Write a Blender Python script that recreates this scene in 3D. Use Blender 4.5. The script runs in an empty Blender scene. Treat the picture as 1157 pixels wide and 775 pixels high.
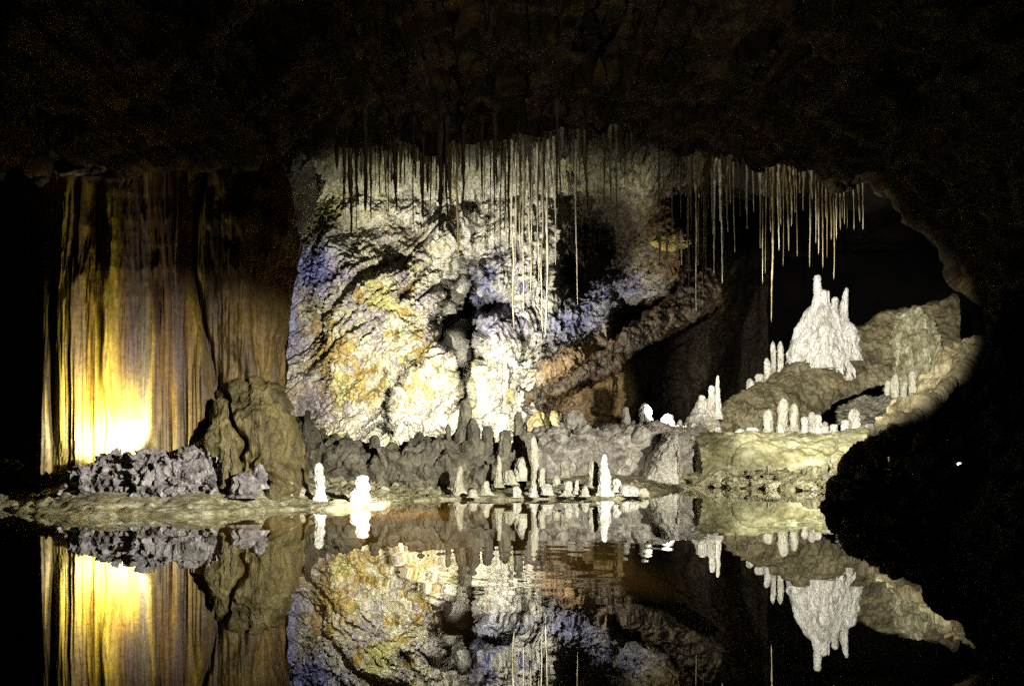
import bpy, math, random
import numpy as np
from mathutils import Vector

random.seed(7)
RNG = np.random.default_rng(11)
SC = bpy.context.scene
COL = SC.collection

# ------------------------------------------------------------------ camera model
F, CX, HY, H = 1150.0, 578.5, 505.0, 0.5       # focal length (px of a 1157 px frame), horizon row, eye height
W0, H0 = 1157.0, 775.0


def P(px, py, d):
    """point standing at distance d that is seen at (px, py)"""
    return np.array([(px - CX) / F * d, d, H + (HY - py) / F * d])


# ------------------------------------------------------------------ noise (numpy)
def _hash(ix, iy, iz, s=0):
    h = (ix.astype(np.int64) * 374761393 + iy.astype(np.int64) * 668265263
         + iz.astype(np.int64) * 2147483647 + s * 974634777) & 0xFFFFFFFF
    h = ((h ^ (h >> 13)) * 1274126177) & 0xFFFFFFFF
    h = ((h ^ (h >> 16)) * 2246822519) & 0xFFFFFFFF
    h = h ^ (h >> 15)
    return (h & 0xFFFFFF).astype(np.float64) / float(0xFFFFFF)


def vnoise(p, seed=0):
    i = np.floor(p).astype(np.int64)
    f = p - i
    w = f * f * f * (f * (f * 6 - 15) + 10)
    r = 0
    for dx in (0, 1):
        wx = w[..., 0] if dx else 1 - w[..., 0]
        for dy in (0, 1):
            wy = w[..., 1] if dy else 1 - w[..., 1]
            for dz in (0, 1):
                wz = w[..., 2] if dz else 1 - w[..., 2]
                r = r + wx * wy * wz * _hash(i[..., 0] + dx, i[..., 1] + dy, i[..., 2] + dz, seed)
    return r * 2 - 1


def fbm(p, octv=5, seed=0, gain=.5, lac=2.03):
    a, r, t = 1.0, 0, 0
    for k in range(octv):
        r = r + a * vnoise(p * lac ** k + 17.3 * k, seed + k)
        t += a
        a *= gain
    return r / t * 1.6


def ridged(p, octv=4, seed=0):
    a, r, t = 1.0, 0, 0
    for k in range(octv):
        r = r + a * (1 - 2 * np.abs(vnoise(p * 2.1 ** k + 9.1 * k, seed + k)))
        t += a
        a *= .5
    return r / t


def worley(p, seed=0):
    i = np.floor(p).astype(np.int64)
    best = np.full(p.shape[:-1], 9.0)
    for dx in (-1, 0, 1):
        for dy in (-1, 0, 1):
            for dz in (-1, 0, 1):
                c = i + np.array([dx, dy, dz])
                o = np.stack([_hash(c[..., 0], c[..., 1], c[..., 2], seed + q) for q in (1, 2, 3)], -1)
                best = np.minimum(best, ((c + o - p) ** 2).sum(-1))
    return np.sqrt(best)


def sst(a, b, x):
    t = np.clip((x - a) / (b - a), 0, 1)
    return t * t * (3 - 2 * t)


def gau(u, v, cu, cv, su, sv):
    return np.exp(-((u - cu) / su) ** 2 - ((v - cv) / sv) ** 2)


# ------------------------------------------------------------------ mesh helpers
def grid_normals(V, wrap=False):
    if wrap:
        du = np.roll(V, -1, 0) - np.roll(V, 1, 0)
    else:
        du = np.gradient(V, axis=0)
    dv = np.gradient(V, axis=1)
    n = np.cross(du, dv)
    return n / (np.linalg.norm(n, axis=-1, keepdims=True) + 1e-9)


def link_mesh(name, me, mat, parent=None, loc=(0, 0, 0)):
    o = bpy.data.objects.new(name, me)
    COL.objects.link(o)
    o.location = loc
    if mat:
        me.materials.append(mat)
    if parent:
        o.parent = parent
    return o


def grid_obj(name, V, mat, wrap=False, cap_lo=False, cap_hi=False, loc=(0, 0, 0), parent=None, color=None, flip=False):
    """V: (n, m, 3) -> one mesh object with its origin at loc"""
    n, m = V.shape[:2]
    verts = (V - np.array(loc)).reshape(-1, 3).astype(np.float32)
    ii = np.arange(n if wrap else n - 1)
    jj = np.arange(m - 1)
    I, J = np.meshgrid(ii, jj, indexing='ij')
    I2 = (I + 1) % n
    q = np.stack([I * m + J, I2 * m + J, I2 * m + J + 1, I * m + J + 1], -1).reshape(-1, 4)
    if flip:
        q = q[:, ::-1]
    loops = [q.reshape(-1)]
    starts = np.arange(len(q)) * 4
    totals = np.full(len(q), 4)
    off = len(q) * 4
    for cap, col, rev in ((cap_lo, 0, True), (cap_hi, m - 1, False)):
        if cap and wrap:
            ring = np.arange(n) * m + col
            if rev != flip:
                ring = ring[::-1]
            loops.append(ring)
            starts = np.append(starts, off)
            totals = np.append(totals, n)
            off += n
    L = np.concatenate(loops).astype(np.int32)
    me = bpy.data.meshes.new(name)
    me.vertices.add(len(verts))
    me.vertices.foreach_set('co', verts.reshape(-1))
    me.loops.add(len(L))
    me.loops.foreach_set('vertex_index', L)
    me.polygons.add(len(starts))
    me.polygons.foreach_set('loop_start', starts.astype(np.int32))
    me.polygons.foreach_set('loop_total', totals.astype(np.int32))
    me.polygons.foreach_set('use_smooth', np.ones(len(starts), dtype=bool))
    me.update(calc_edges=True)
    if color is not None:
        c = np.ones((n * m, 4), dtype=np.float32)
        c[:, :3] = color.reshape(-1, 3)
        at = me.attributes.new('mineral', 'FLOAT_COLOR', 'POINT')  # holds mineral tint, plus painted-in light and shade on wall and pillar
        at.data.foreach_set('color', c.reshape(-1))
    me.validate()
    return link_mesh(name, me, mat, parent, loc)


def tag(o, label, cat, group=None):
    o['label'] = label
    o['category'] = cat
    if group:
        o['group'] = group
    return o


def kind(o, k='structure'):
    o['kind'] = k
    return o


def empty(name, loc, label, cat, group=None):
    o = bpy.data.objects.new(name, None)
    o.empty_display_size = .1
    COL.objects.link(o)
    o.location = loc
    return tag(o, label, cat, group)


# ------------------------------------------------------------------ materials
def rock_mat(name, cols, scale=3.0, streak=1.0, bump=.6, rough=.55, speck=.35, fine=26.0, attr=False, spec=.35, bdist=.03):
    m = bpy.data.materials.new(name)
    m.use_nodes = True
    nt = m.node_tree
    N, L = nt.nodes, nt.links
    N.clear()
    out = N.new('ShaderNodeOutputMaterial')
    b = N.new('ShaderNodeBsdfPrincipled')
    L.new(b.outputs[0], out.inputs[0])
    b.inputs['Roughness'].default_value = rough
    b.inputs['Specular IOR Level'].default_value = spec
    geo = N.new('ShaderNodeNewGeometry')
    mp = N.new('ShaderNodeMapping')
    mp.inputs['Scale'].default_value = (1, 1, streak)
    L.new(geo.outputs['Position'], mp.inputs['Vector'])

    def noise(s, det, rgh, vec, dist=0.0):
        n = N.new('ShaderNodeTexNoise')
        n.inputs['Scale'].default_value = s
        n.inputs['Detail'].default_value = det
        n.inputs['Roughness'].default_value = rgh
        n.inputs['Distortion'].default_value = dist
        L.new(vec, n.inputs['Vector'])
        return n

    n1 = noise(scale, 8, .62, mp.outputs[0], .6)
    rp = N.new('ShaderNodeValToRGB')
    els = rp.color_ramp.elements
    k = len(cols)
    lo, hi = .33, .67
    while len(els) < k:
        els.new(.5)
    for i, c in enumerate(cols):
        els[i].position = lo + (hi - lo) * i / max(1, k - 1)
        els[i].color = (*c, 1)
    L.new(n1.outputs['Fac'], rp.inputs[0])
    colour = rp.outputs[0]
    if attr:
        a = N.new('ShaderNodeAttribute')
        a.attribute_name = 'mineral'
        mx = N.new('ShaderNodeMix')
        mx.data_type = 'RGBA'
        mx.blend_type = 'MULTIPLY'
        mx.inputs[0].default_value = 1.0
        L.new(a.outputs['Color'], mx.inputs[6])
        L.new(colour, mx.inputs[7])
        colour = mx.outputs[2]
    n2 = noise(fine, 5, .7, geo.outputs['Position'])
    r2 = N.new('ShaderNodeMapRange')
    r2.inputs[1].default_value = .3
    r2.inputs[2].default_value = .7
    r2.inputs[3].default_value = 1 - speck
    r2.inputs[4].default_value = 1 + speck * .5
    L.new(n2.outputs['Fac'], r2.inputs[0])
    mul = N.new('ShaderNodeMix')
    mul.data_type = 'RGBA'
    mul.blend_type = 'MULTIPLY'
    mul.inputs[0].default_value = 1.0
    L.new(colour, mul.inputs[6])
    L.new(r2.outputs[0], mul.inputs[7])
    L.new(mul.outputs[2], b.inputs['Base Color'])
    # relief
    n3 = noise(fine * .55, 9, .68, mp.outputs[0], .4)
    bp = N.new('ShaderNodeBump')
    bp.inputs['Strength'].default_value = bump
    bp.inputs['Distance'].default_value = bdist
    L.new(n3.outputs['Fac'], bp.inputs['Height'])
    L.new(bp.outputs[0], b.inputs['Normal'])
    return m


M = {}
M['dark'] = rock_mat('dark_cave_rock', [(.022, .017, .011), (.042, .031, .02), (.07, .048, .028)], 1.3, .8, .9, .85, spec=.12)
M['shade_rock'] = rock_mat('shade_black_rock', [(.006, .005, .004), (.012, .010, .008), (.022, .017, .012)], 1.6, 1, .9, .9, spec=.08)  # rock colour blackened to imitate unlit shade
M['vault'] = rock_mat('brown_ceiling_rock', [(.010, .007, .004), (.04, .027, .013), (.15, .10, .045)], 3.2, 1, 1.0, .8, spec=.15, bdist=.06)
M['shell'] = rock_mat('outer_rock', [(.003, .003, .003), (.008, .007, .006)], .8, 1, .5, .9, spec=.03)
M['wall'] = rock_mat('mineral_wall', [(.30, .27, .22), (.80, .78, .72), (1.05, 1.05, 1.03), (1.30, 1.27, 1.16)], 7.5, .8, 1.0, .5, .75, 24, attr=True, bdist=.05, spec=.22)
M['streak'] = rock_mat('streaked_flowstone', [(.35, .32, .28), (.8, .76, .68), (1.15, 1.1, .95)], 9, .06, .8, .45, .45, 26, attr=True, bdist=.03)
M['mound'] = rock_mat('olive_flowstone', [(.03, .022, .008), (.10, .080, .026), (.19, .155, .06)], 3.6, .5, 1.0, .5, .5, 22)
M['crust'] = rock_mat('violet_grey_crust', [(.045, .04, .032), (.23, .21, .20), (.50, .48, .455)], 9, 1, 1.0, .55, .5, 34)
M['mud'] = rock_mat('pale_mud', [(.10, .085, .035), (.32, .295, .16), (.62, .59, .43)], 8, 1, 1.0, .45, .6, 34, bdist=.04)
M['bed'] = rock_mat('ochre_lake_bed', [(.55, .27, .02), (.70, .40, .05), (.80, .52, .11)], 2.5, 1, .4, .7, .3, 18, attr=True)
M['ridge'] = rock_mat('grey_olive_sinter', [(.055, .05, .032), (.11, .10, .066), (.20, .185, .125)], 5, .9, .9, .55, .5, 30)
M['shelf'] = rock_mat('shelf_rock', [(.16, .14, .11), (.34, .31, .25), (.6, .57, .48)], 5, 1, .9, .55, .55, 28)
M['bench'] = rock_mat('smooth_olive_bench', [(.15, .135, .055), (.30, .285, .145), (.47, .45, .28)], 2.4, 2.2, .45, .5, .5, 24)
M['slab'] = rock_mat('olive_slab', [(.06, .05, .022), (.125, .105, .052), (.22, .19, .105)], 2.2, 1, .9, .55, .5, 16, bdist=.05)
M['white'] = rock_mat('white_sinter', [(.30, .27, .18), (.54, .51, .42), (.70, .68, .60)], 8, .5, 1.0, .5, .6, 34, bdist=.04)
M['castle'] = rock_mat('white_castle_sinter', [(.36, .33, .25), (.68, .65, .57), (.84, .82, .76)], 6, .22, 1.0, .5, .5, 24, bdist=.06)
M['glare_white'] = rock_mat('glare_white_sinter', [(.50, .47, .38), (.78, .76, .68), (.86, .84, .78)], 9, .6, 1.0, .5, .5, 36, bdist=.03)  # white sinter lightened to imitate the glare on strongly lit stumps
M['drape'] = rock_mat('cream_flowstone', [(.10, .085, .035), (.27, .25, .14), (.50, .48, .34)], 6, .5, 1.0, .5, .5, 26, bdist=.05)
M['grey'] = rock_mat('grey_sinter', [(.22, .21, .14), (.38, .36, .26), (.52, .50, .40)], 7, .6, .8, .5, .4, 32)
M['brown'] = rock_mat('brown_sinter', [(.08, .045, .012), (.19, .115, .035), (.30, .21, .08)], 5, .25, .8, .45, .5, 25)
M['umber'] = rock_mat('dark_umber_rock', [(.014, .009, .004), (.028, .018, .007), (.06, .041, .016)], 4, 1, 1.0, .55, .5, 22)
M['tite'] = rock_mat('pale_stalactite', [(.20, .165, .08), (.42, .38, .25), (.66, .62, .50)], 9, .3, .6, .4, .4, 30)
M['tite_brown'] = rock_mat('brown_stalactite', [(.10, .065, .022), (.22, .16, .06), (.42, .36, .2)], 4, .25, .6, .4, .4, 30)
M['tite_dark'] = rock_mat('dark_stalactite', [(.04, .03, .018), (.08, .06, .032), (.13, .10, .055)], 4, .3, .6, .45, .4, 30)  # stalactite colour darkened to stand in for missing light
M['ochre'] = rock_mat('ochre_crust', [(.30, .22, .05), (.52, .42, .12), (.66, .58, .25)], 7, .8, .9, .5, .5, 28)

m = bpy.data.materials.new('still_water')
m.use_nodes = True
nt = m.node_tree
N, L = nt.nodes, nt.links
N.clear()
out = N.new('ShaderNodeOutputMaterial')
gl = N.new('ShaderNodeBsdfGlossy')
gl.inputs['Roughness'].default_value = .004
gl.inputs['Color'].default_value = (.96, .97, .95, 1)
tr = N.new('ShaderNodeBsdfTransparent')
tr.inputs['Color'].default_value = (.80, .74, .55, 1)
mix = N.new('ShaderNodeMixShader')
geo0 = N.new('ShaderNodeNewGeometry')


def mnode(op, a, b=None):
    k_ = N.new('ShaderNodeMath')
    k_.operation = op
    for q_, v_ in enumerate((a, b)):
        if v_ is None:
            continue
        if isinstance(v_, (int, float)):
            k_.inputs[q_].default_value = v_
        else:
            L.new(v_, k_.inputs[q_])
    return k_.outputs[0]


dotn = N.new('ShaderNodeVectorMath')
dotn.operation = 'DOT_PRODUCT'
L.new(geo0.outputs['Incoming'], dotn.inputs[0])
L.new(geo0.outputs['Normal'], dotn.inputs[1])
sch = mnode('ADD', mnode('MULTIPLY', mnode('POWER', mnode('SUBTRACT', 1.0, mnode('ABSOLUTE', dotn.outputs['Value'])), 3.6), .95), .05)
geo = N.new('ShaderNodeNewGeometry')
mp = N.new('ShaderNodeMapping')
mp.inputs['Scale'].default_value = (1.0, 2.6, 1)
L.new(geo.outputs['Position'], mp.inputs[0])
n1 = N.new('ShaderNodeTexNoise')
n1.inputs['Scale'].default_value = 2.6
n1.inputs['Detail'].default_value = 3
L.new(mp.outputs[0], n1.inputs['Vector'])
wv = N.new('ShaderNodeTexWave')
wv.wave_type = 'RINGS'
wv.rings_direction = 'Z'
wv.inputs['Scale'].default_value = 2.4
wv.inputs['Distortion'].default_value = 1.5
wv.inputs['Detail'].default_value = 2
mp2 = N.new('ShaderNodeMapping')
mp2.inputs['Location'].default_value = (-.15, -4.3, 0)
L.new(geo.outputs['Position'], mp2.inputs[0])
L.new(mp2.outputs[0], wv.inputs['Vector'])
# rings fade away from the place where a drop fell
ln = N.new('ShaderNodeVectorMath')
ln.operation = 'LENGTH'
L.new(mp2.outputs[0], ln.inputs[0])
fall = N.new('ShaderNodeMapRange')
fall.inputs[1].default_value = 0.1
fall.inputs[2].default_value = 2.2
fall.inputs[3].default_value = .35
fall.inputs[4].default_value = .0
L.new(ln.outputs['Value'], fall.inputs[0])
mu = N.new('ShaderNodeMath')
mu.operation = 'MULTIPLY'
L.new(wv.outputs['Fac'], mu.inputs[0])
L.new(fall.outputs[0], mu.inputs[1])
ad = N.new('ShaderNodeMath')
ad.operation = 'ADD'
L.new(mu.outputs[0], ad.inputs[0])
L.new(n1.outputs['Fac'], ad.inputs[1])
bp = N.new('ShaderNodeBump')
bp.inputs['Strength'].default_value = 1.0
bp.inputs['Distance'].default_value = .00022
L.new(ad.outputs[0], bp.inputs['Height'])
L.new(sch, mix.inputs[0])
L.new(tr.outputs[0], mix.inputs[1])
L.new(gl.outputs[0], mix.inputs[2])
L.new(mix.outputs[0], out.inputs[0])
M['water'] = m


def plain(name, col, rough=.4, metal=0.0, emit=0.0):
    m = bpy.data.materials.new(name)
    m.use_nodes = True
    b = m.node_tree.nodes['Principled BSDF']
    nz = m.node_tree.nodes.new('ShaderNodeTexNoise')
    nz.inputs['Scale'].default_value = 40
    mr = m.node_tree.nodes.new('ShaderNodeMapRange')
    mr.inputs[3].default_value = rough * .8
    mr.inputs[4].default_value = rough * 1.2
    m.node_tree.links.new(nz.outputs['Fac'], mr.inputs[0])
    m.node_tree.links.new(mr.outputs[0], b.inputs['Roughness'])
    b.inputs['Base Color'].default_value = (*col, 1)
    b.inputs['Metallic'].default_value = metal
    if emit:
        b.inputs['Emission Color'].default_value = (*col, 1)
        b.inputs['Emission Strength'].default_value = emit
    return m


M['metal'] = plain('black_metal', (.03, .03, .03), .5, .6)
M['glow'] = plain('lamp_lens', (1, .97, .88), .3, 0, 6.0)

# ------------------------------------------------------------------ setting
# outer shell of rock around the whole grotto
th = np.linspace(0, 2 * np.pi, 97)[:-1]
ph = np.linspace(-.5 * np.pi, .5 * np.pi, 60)
T, PH = np.meshgrid(th, ph, indexing='ij')
V = np.stack([np.cos(T) * np.cos(PH) * 24, 16 + np.sin(T) * np.cos(PH) * 26, 1 + np.sin(PH) * 13], -1)
V += (fbm(V * .25, 3, 5) * 1.5)[..., None] * (V - np.array([0, 16, 1])) / 20
kind(grid_obj('cave_wall', V, M['shell'], wrap=True, flip=True))

# water sheet and lake bed
wx = np.concatenate([[-22, -14], np.linspace(-8, 8, 520), [14, 22]])
wy = np.concatenate([[-8, -2], 1.2 + 13 * np.linspace(0, 1, 900) ** 1.5, [20, 34]])
X, Y = np.meshgrid(wx, wy, indexing='ij')
Pw = np.stack([X, Y, 0 * X], -1)
Zw = vnoise(Pw * np.array([1.1, 2.6, 1]), 301) * .00028 + vnoise(Pw * np.array([3.0, 7.5, 1]) + 5, 302) * .00007
rr = np.hypot(X - .15, (Y - 4.4))
Zw += np.sin(rr * 26) * .00022 * np.exp(-((rr - .55) / .35) ** 2)          # rings of a fallen drop
Zw *= sst(7.6, 7.0, np.abs(X)) * sst(13.5, 12.5, Y) * sst(1.3, 1.8, Y)
kind(grid_obj('water', np.stack([X, Y, Zw], -1), M['water']))
EDGE = np.array([(-60, 572), (40, 581), (100, 585), (200, 583), (300, 578), (380, 575), (432, 572), (440, 567), (500, 565),
                 (560, 565), (640, 563), (700, 564), (740, 557), (800, 550), (1000, 549)], float)
ED = 575 / (EDGE[:, 1] - 505)
EX = (EDGE[:, 0] - CX) / F * ED


def edge_y(x):
    return np.interp(x, EX, ED)


wx = np.linspace(-9, 9, 260)
wy = np.linspace(-6, 20, 260)
X, Y = np.meshgrid(wx, wy, indexing='ij')
d = Y - edge_y(X)
Z = -.75 + .715 * sst(-3.0, -1.1, d) * sst(1.6, .2, X)
Z += fbm(np.stack([X, Y, X * 0], -1) * 1.4, 4, 3) * .02
Cb = np.ones(X.shape + (3,)) * np.array([.05, .045, .035])
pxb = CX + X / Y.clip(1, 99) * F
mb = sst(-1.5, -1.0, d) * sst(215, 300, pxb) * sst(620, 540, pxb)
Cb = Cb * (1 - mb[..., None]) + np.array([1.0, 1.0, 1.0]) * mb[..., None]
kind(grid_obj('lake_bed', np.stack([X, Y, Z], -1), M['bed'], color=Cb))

# shore (left bank and middle bank)
wx = np.linspace(-6.2, 2.6, 620)
tt = np.linspace(0, 1, 330) ** 1.25
X, TT = np.meshgrid(wx, tt, indexing='ij')
e = edge_y(X) + fbm(np.stack([X * 2.2, X * 0, X * 0], -1), 4, 8) * .16
Y = e - .12 + TT * 6.5
dd = Y - e
Z = -.05 + .075 * sst(-.12, .10, dd) + .07 * sst(.2, 1.6, dd) + .10 * sst(1.5, 4, dd) + .11 * sst(.1, .9, dd) * sst(-1.5, -2.2, X)
Pt = np.stack([X, Y, Z], -1)
Z += (fbm(Pt * np.array([3, 3, 3]), 5, 21) * .03 + ridged(Pt * 7, 4, 23) * .022) * sst(-.1, .35, dd)
Z += np.sqrt(np.maximum(0, .20 - worley(Pt * np.array([9, 9, 0]), 4) ** 2)) * .10 * sst(-.05, .3, dd) * sst(-.25, .35, fbm(Pt * 1.1, 3, 33))
kind(grid_obj('shore', np.stack([X, Y, Z], -1), M['mud']))

# ceiling: the near vault, from behind the camera up to its lip
LIP = np.array([(-420, 330, 7.8), (-160, 225, 8.0), (0, 190, 8.2), (100, 190, 8.2), (200, 192, 8.3), (310, 184, 8.8), (420, 160, 10.0),
                (520, 151, 11.0), (600, 134, 11.2), (650, 146, 11.4), (690, 153, 11.5), (730, 148, 11.6), (780, 168, 12.0), (860, 190, 12.4),
                (960, 212, 12.8), (1014, 234, 12.8), (1060, 272, 12.4), (1102, 328, 11.8), (1118, 395, 11.4), (1126, 440, 11.0), (1140, 520, 10.5),
                (1155, 620, 10.0)], float)
seg = np.concatenate([[0], np.cumsum(np.hypot(np.diff(LIP[:, 0]), np.diff(LIP[:, 1])))])
s = np.linspace(0, seg[-1], 760)
lu, lv, ld = [np.interp(s, seg, LIP[:, k]) for k in range(3)]
k = np.ones(9) / 9
sm = lambda a: np.convolve(np.pad(a, 4, mode='edge'), k, mode='valid')
lu, lv, ld = sm(lu), sm(lv), sm(ld)
jag = fbm(np.stack([s * .02, s * 0, s * 0], -1), 5, 44)
lv = lv + jag * 12 + fbm(np.stack([s * .11, s * 0, s * 0], -1), 4, 45) * 5
lx, lz = (lu - CX) / F * ld, H + (HY - lv) / F * ld
rows = []
# inward curl behind the lip, then lip, then the vault running towards the camera
cxm, czm = 0.3, 1.4
ox, oz = lx - cxm, lz - czm
on = np.hypot(ox, oz)
ox, oz = ox / on, oz / on
back = [(1.6, 1.9), (1.1, 1.3), (.8, .8), (.5, .42), (.28, .2), (.1, .05), (0, 0)]
tb = []
for (dy, up) in back:
    tb.append((dy, up))
fw = np.linspace(0, 1, 150)[1:] ** 1.5
for q in fw:
    tb.append((-q * 15.0, .10 * math.sin(q * 9) + .55 * q))
tbs = np.array(tb)
tf = np.interp(np.linspace(0, 6, 40), np.arange(7), tbs[:7, 0]), np.interp(np.linspace(0, 6, 40), np.arange(7), tbs[:7, 1])
dy = np.concatenate([tf[0], tbs[7:, 0]])
up = np.concatenate([tf[1], tbs[7:, 1]])
V = np.stack([lx[:, None] + ox[:, None] * up[None], ld[:, None] + dy[None] + 0 * lx[:, None], lz[:, None] + oz[:, None] * up[None]], -1)
n = grid_normals(V)
dsp = fbm(V * 1.1, 5, 50) * .28 + ridged(V * np.array([1.2, 2.2, 2.2]), 4, 51) * .10 + fbm(V * 6, 3, 52) * .04
away = (-np.sign((n * (V - np.array([0.3, 6, 1.4]))).sum(-1, keepdims=True)))
fadein = np.concatenate([np.full(34, .6), np.linspace(.35, .35, 6), np.linspace(.35, 1, 20), np.ones(len(dy) - 60)])
V = V - n * away * (np.abs(dsp) * fadein[None])[..., None]
kind(grid_obj('cave_ceiling', V, M['vault']))

# ceiling of the rear chamber (dark, above the lip)
gx = np.linspace(-9, 13, 200)
gy = np.linspace(10.8, 40, 160)
X, Y = np.meshgrid(gx, gy, indexing='ij')
Z = 7.4 - 2.9 * sst(2.9, 3.7, X) + .13 * (Y - 13) + 0 * X
Pt = np.stack([X, Y, Z], -1)
Z = Z + fbm(Pt * .6, 5, 61) * .5
kind(grid_obj('cave_ceiling', np.stack([X, Y, Z], -1), M['shade_rock']))

# ------------------------------------------------------------------ big rock things
# --- bright rear wall
U, Vv = np.meshgrid(np.linspace(288, 868, 860), np.linspace(118, 512, 600), indexing='ij')
u0 = U + 9 * vnoise(np.stack([U * .02, Vv * .02, U * 0], -1), 3)
v0 = Vv + 9 * vnoise(np.stack([U * .02, Vv * .02, U * 0 + 5], -1), 4)
D = 18.6 + 0 * U
D -= 1.5 * gau(u0, v0, 440, 370, 105, 130)
D += 1.0 * gau(u0, v0, 335, 330, 30, 110)
D -= .8 * gau(u0, v0, 575, 430, 50, 80)
crev = 520 + 8 * np.sin(v0 * .05) + 5 * np.sin(v0 * .13)
D += 3.0 * np.exp(-((u0 - crev) / 9) ** 2) * sst(250, 300, v0) * sst(470, 430, v0)
D += 1.6 * np.exp(-((u0 - 441 - .12 * (v0 - 465)) / 6) ** 2) * sst(430, 450, v0) * sst(497, 485, v0)
D += 1.0 * np.exp(-((u0 - crev - 14) / 6) ** 2) * sst(300, 330, v0) * sst(400, 370, v0)
for (a, w_, t_, b_, dp) in ((508, 4.5, 345, 440, 2.6), (529, 6, 300, 425, 3.2), (518, 4, 375, 455, 2.6), (537, 4, 360, 410, 2.0), (497, 3.5, 330, 400, 1.4)):
    D += 2.3 * dp * np.exp(-((U + 4 * np.sin(Vv * .09 + a) + 2.5 * np.sin(Vv * .23) - a) / w_) ** 2) * sst(t_, t_ + 18, Vv) * sst(b_ + 8, b_ - 14, Vv)
D += 2.4 * gau(u0, v0, 549, 343, 15, 10)
D += 2.6 * gau(u0, v0, 690, 262, 52, 45)                                     # dark pocket
D += 1.3 * gau(u0, v0, 632, 300, 16, 28)
dl = v0 - (440 - (u0 - 590) * .62)                                           # diagonal overhang
on_d = sst(575, 620, u0) * sst(770, 735, u0)
D -= on_d * (1.3 * np.exp(-(dl / 16) ** 2))
D += on_d * 1.1 * sst(4, 34, dl)
edge = 704 + 6 * np.sin(v0 * .06) - 10 * sst(430, 380, v0)
D -= 1.5 * sst(610, 680, u0) * sst(395, 430, v0) * sst(edge + 2, edge - 14, u0)   # draped brown curtain
D += 4.2 * sst(edge - 6, edge + 14, u0) * sst(335, 400, v0 + (u0 - 704) * .4)
D -= 1.8 * gau(u0, v0, 776, 300, 34, 50)
D += 2.2 * sst(735, 850, u0) + 9 * sst(822, 866, u0 + .25 * (v0 - 300))
D -= 6.0 * sst(235, 110, Vv) ** 1.3                                          # vault leaning forward
D -= 1.2 * sst(500, 540, Vv + 30)
# diagonal cracks on the left bulge
for (a, b, c, w, dep) in ((420, 318, -.62, 4.5, .55), (372, 395, -.62, 3.5, .35), (460, 330, -1.2, 3.5, .35), (440, 450, -1.6, 7, .9), (620, 345, -.9, 6, .5)):
    dist = (v0 - b) - c * (u0 - a)
    D += dep * np.exp(-(dist / w / math.hypot(1, c)) ** 2) * np.exp(-((u0 - a) / 46) ** 2)
Dn = D + fbm(np.stack([U * .022, Vv * .022, U * 0], -1), 3, 70) * .42
V = np.stack([(U - CX) / F * Dn, Dn, H + (HY - Vv) / F * Dn], -1)
base = np.stack([(U - CX) / F * D, D, H + (HY - Vv) / F * D], -1)
n = grid_normals(base)
for _ in range(24):
    n[1:-1, 1:-1] = (n[:-2, 1:-1] + n[2:, 1:-1] + n[1:-1, :-2] + n[1:-1, 2:]) / 4
n /= np.linalg.norm(n, axis=-1, keepdims=True)
n *= np.where(n[..., 1:2] > 0, -1, 1)
rot = V[..., 0:1] * .60 - V[..., 2:3] * .80
along = V[..., 0:1] * .80 + V[..., 2:3] * .60
strata = np.concatenate([along * .8, V[..., 1:2] * 1.1, rot * 3.0], -1)
flute_m = np.clip(sst(300, 190, v0) + .9 * gau(u0, v0, 590, 300, 50, 90) + .5 * gau(u0, v0, 580, 440, 60, 60) + sst(600, 640, u0) * sst(390, 430, v0), 0, 1)
flute = ridged(V * np.array([4.6, 2.0, .35]), 4, 73)
wr = V + fbm(V * 1.5, 3, 68)[..., None] * .18
dn = wr[..., 0:1] * .62 - wr[..., 2:3] * .78
al = wr[..., 0:1] * .78 + wr[..., 2:3] * .62
cr1 = np.abs(vnoise(np.concatenate([al * .42, wr[..., 1:2] * .4, dn * 2.1], -1) * 1.2, 66))
cr2 = np.abs(vnoise(np.concatenate([al * 2.2, wr[..., 1:2] * .5, dn * .5], -1), 67))
vmask = 1 - np.clip(flute_m, 0, 1)
crack = (np.exp(-(cr1 / .05) ** 2) * sst(-.1, .35, fbm(V * .8 + 2, 3, 65)) + .7 * np.exp(-(cr2 / .05) ** 2) * sst(.1, .45, fbm(V * 1.1 + 9, 3, 64))) * vmask
step = np.floor(fbm(np.concatenate([al * .5, wr[..., 1:2] * .5, dn * 1.5], -1), 3, 63) * 4) / 4      # broken bedding faces
fine = ridged(np.concatenate([al * 5, V[..., 1:2] * 5, dn * 9], -1), 4, 78)
drips = ridged(np.concatenate([V[..., 0:1] * 6.5, V[..., 1:2] * 2, V[..., 2:3] * .30], -1), 3, 62)
dm = np.clip(gau(u0, v0, 517, 360, 20, 110) + gau(u0, v0, 600, 280, 42, 100) + .8 * gau(u0, v0, 500, 235, 70, 40) + .6 * gau(u0, v0, 560, 450, 30, 40), 0, 1)
dsp = (ridged(strata, 5, 71) * .075 * (1 - .8 * flute_m) + flute * .15 * flute_m + step * .20 * vmask + fine * .038
       + ridged(V * 5.0, 3, 77) * .02 + fbm(V * 17, 4, 72) * .042 + drips * dm * .26 - .34 * crack)
V = V + n * dsp[..., None]
# wall colour: mineral stains, with some shade painted in
c_cream, c_yel, c_och, c_vio = np.array([.52, .50, .34]), np.array([.48, .45, .13]), np.array([.38, .27, .05]), np.array([.36, .31, .35])
c_blue, c_white, c_brown, c_dark, c_grn = np.array([.175, .19, .42]), np.array([.66, .64, .54]), np.array([.13, .075, .022]), np.array([.050, .036, .022]), np.array([.42, .44, .20])


def mixc(c, t, m):
    return c * (1 - m[..., None]) + t * m[..., None]


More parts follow.
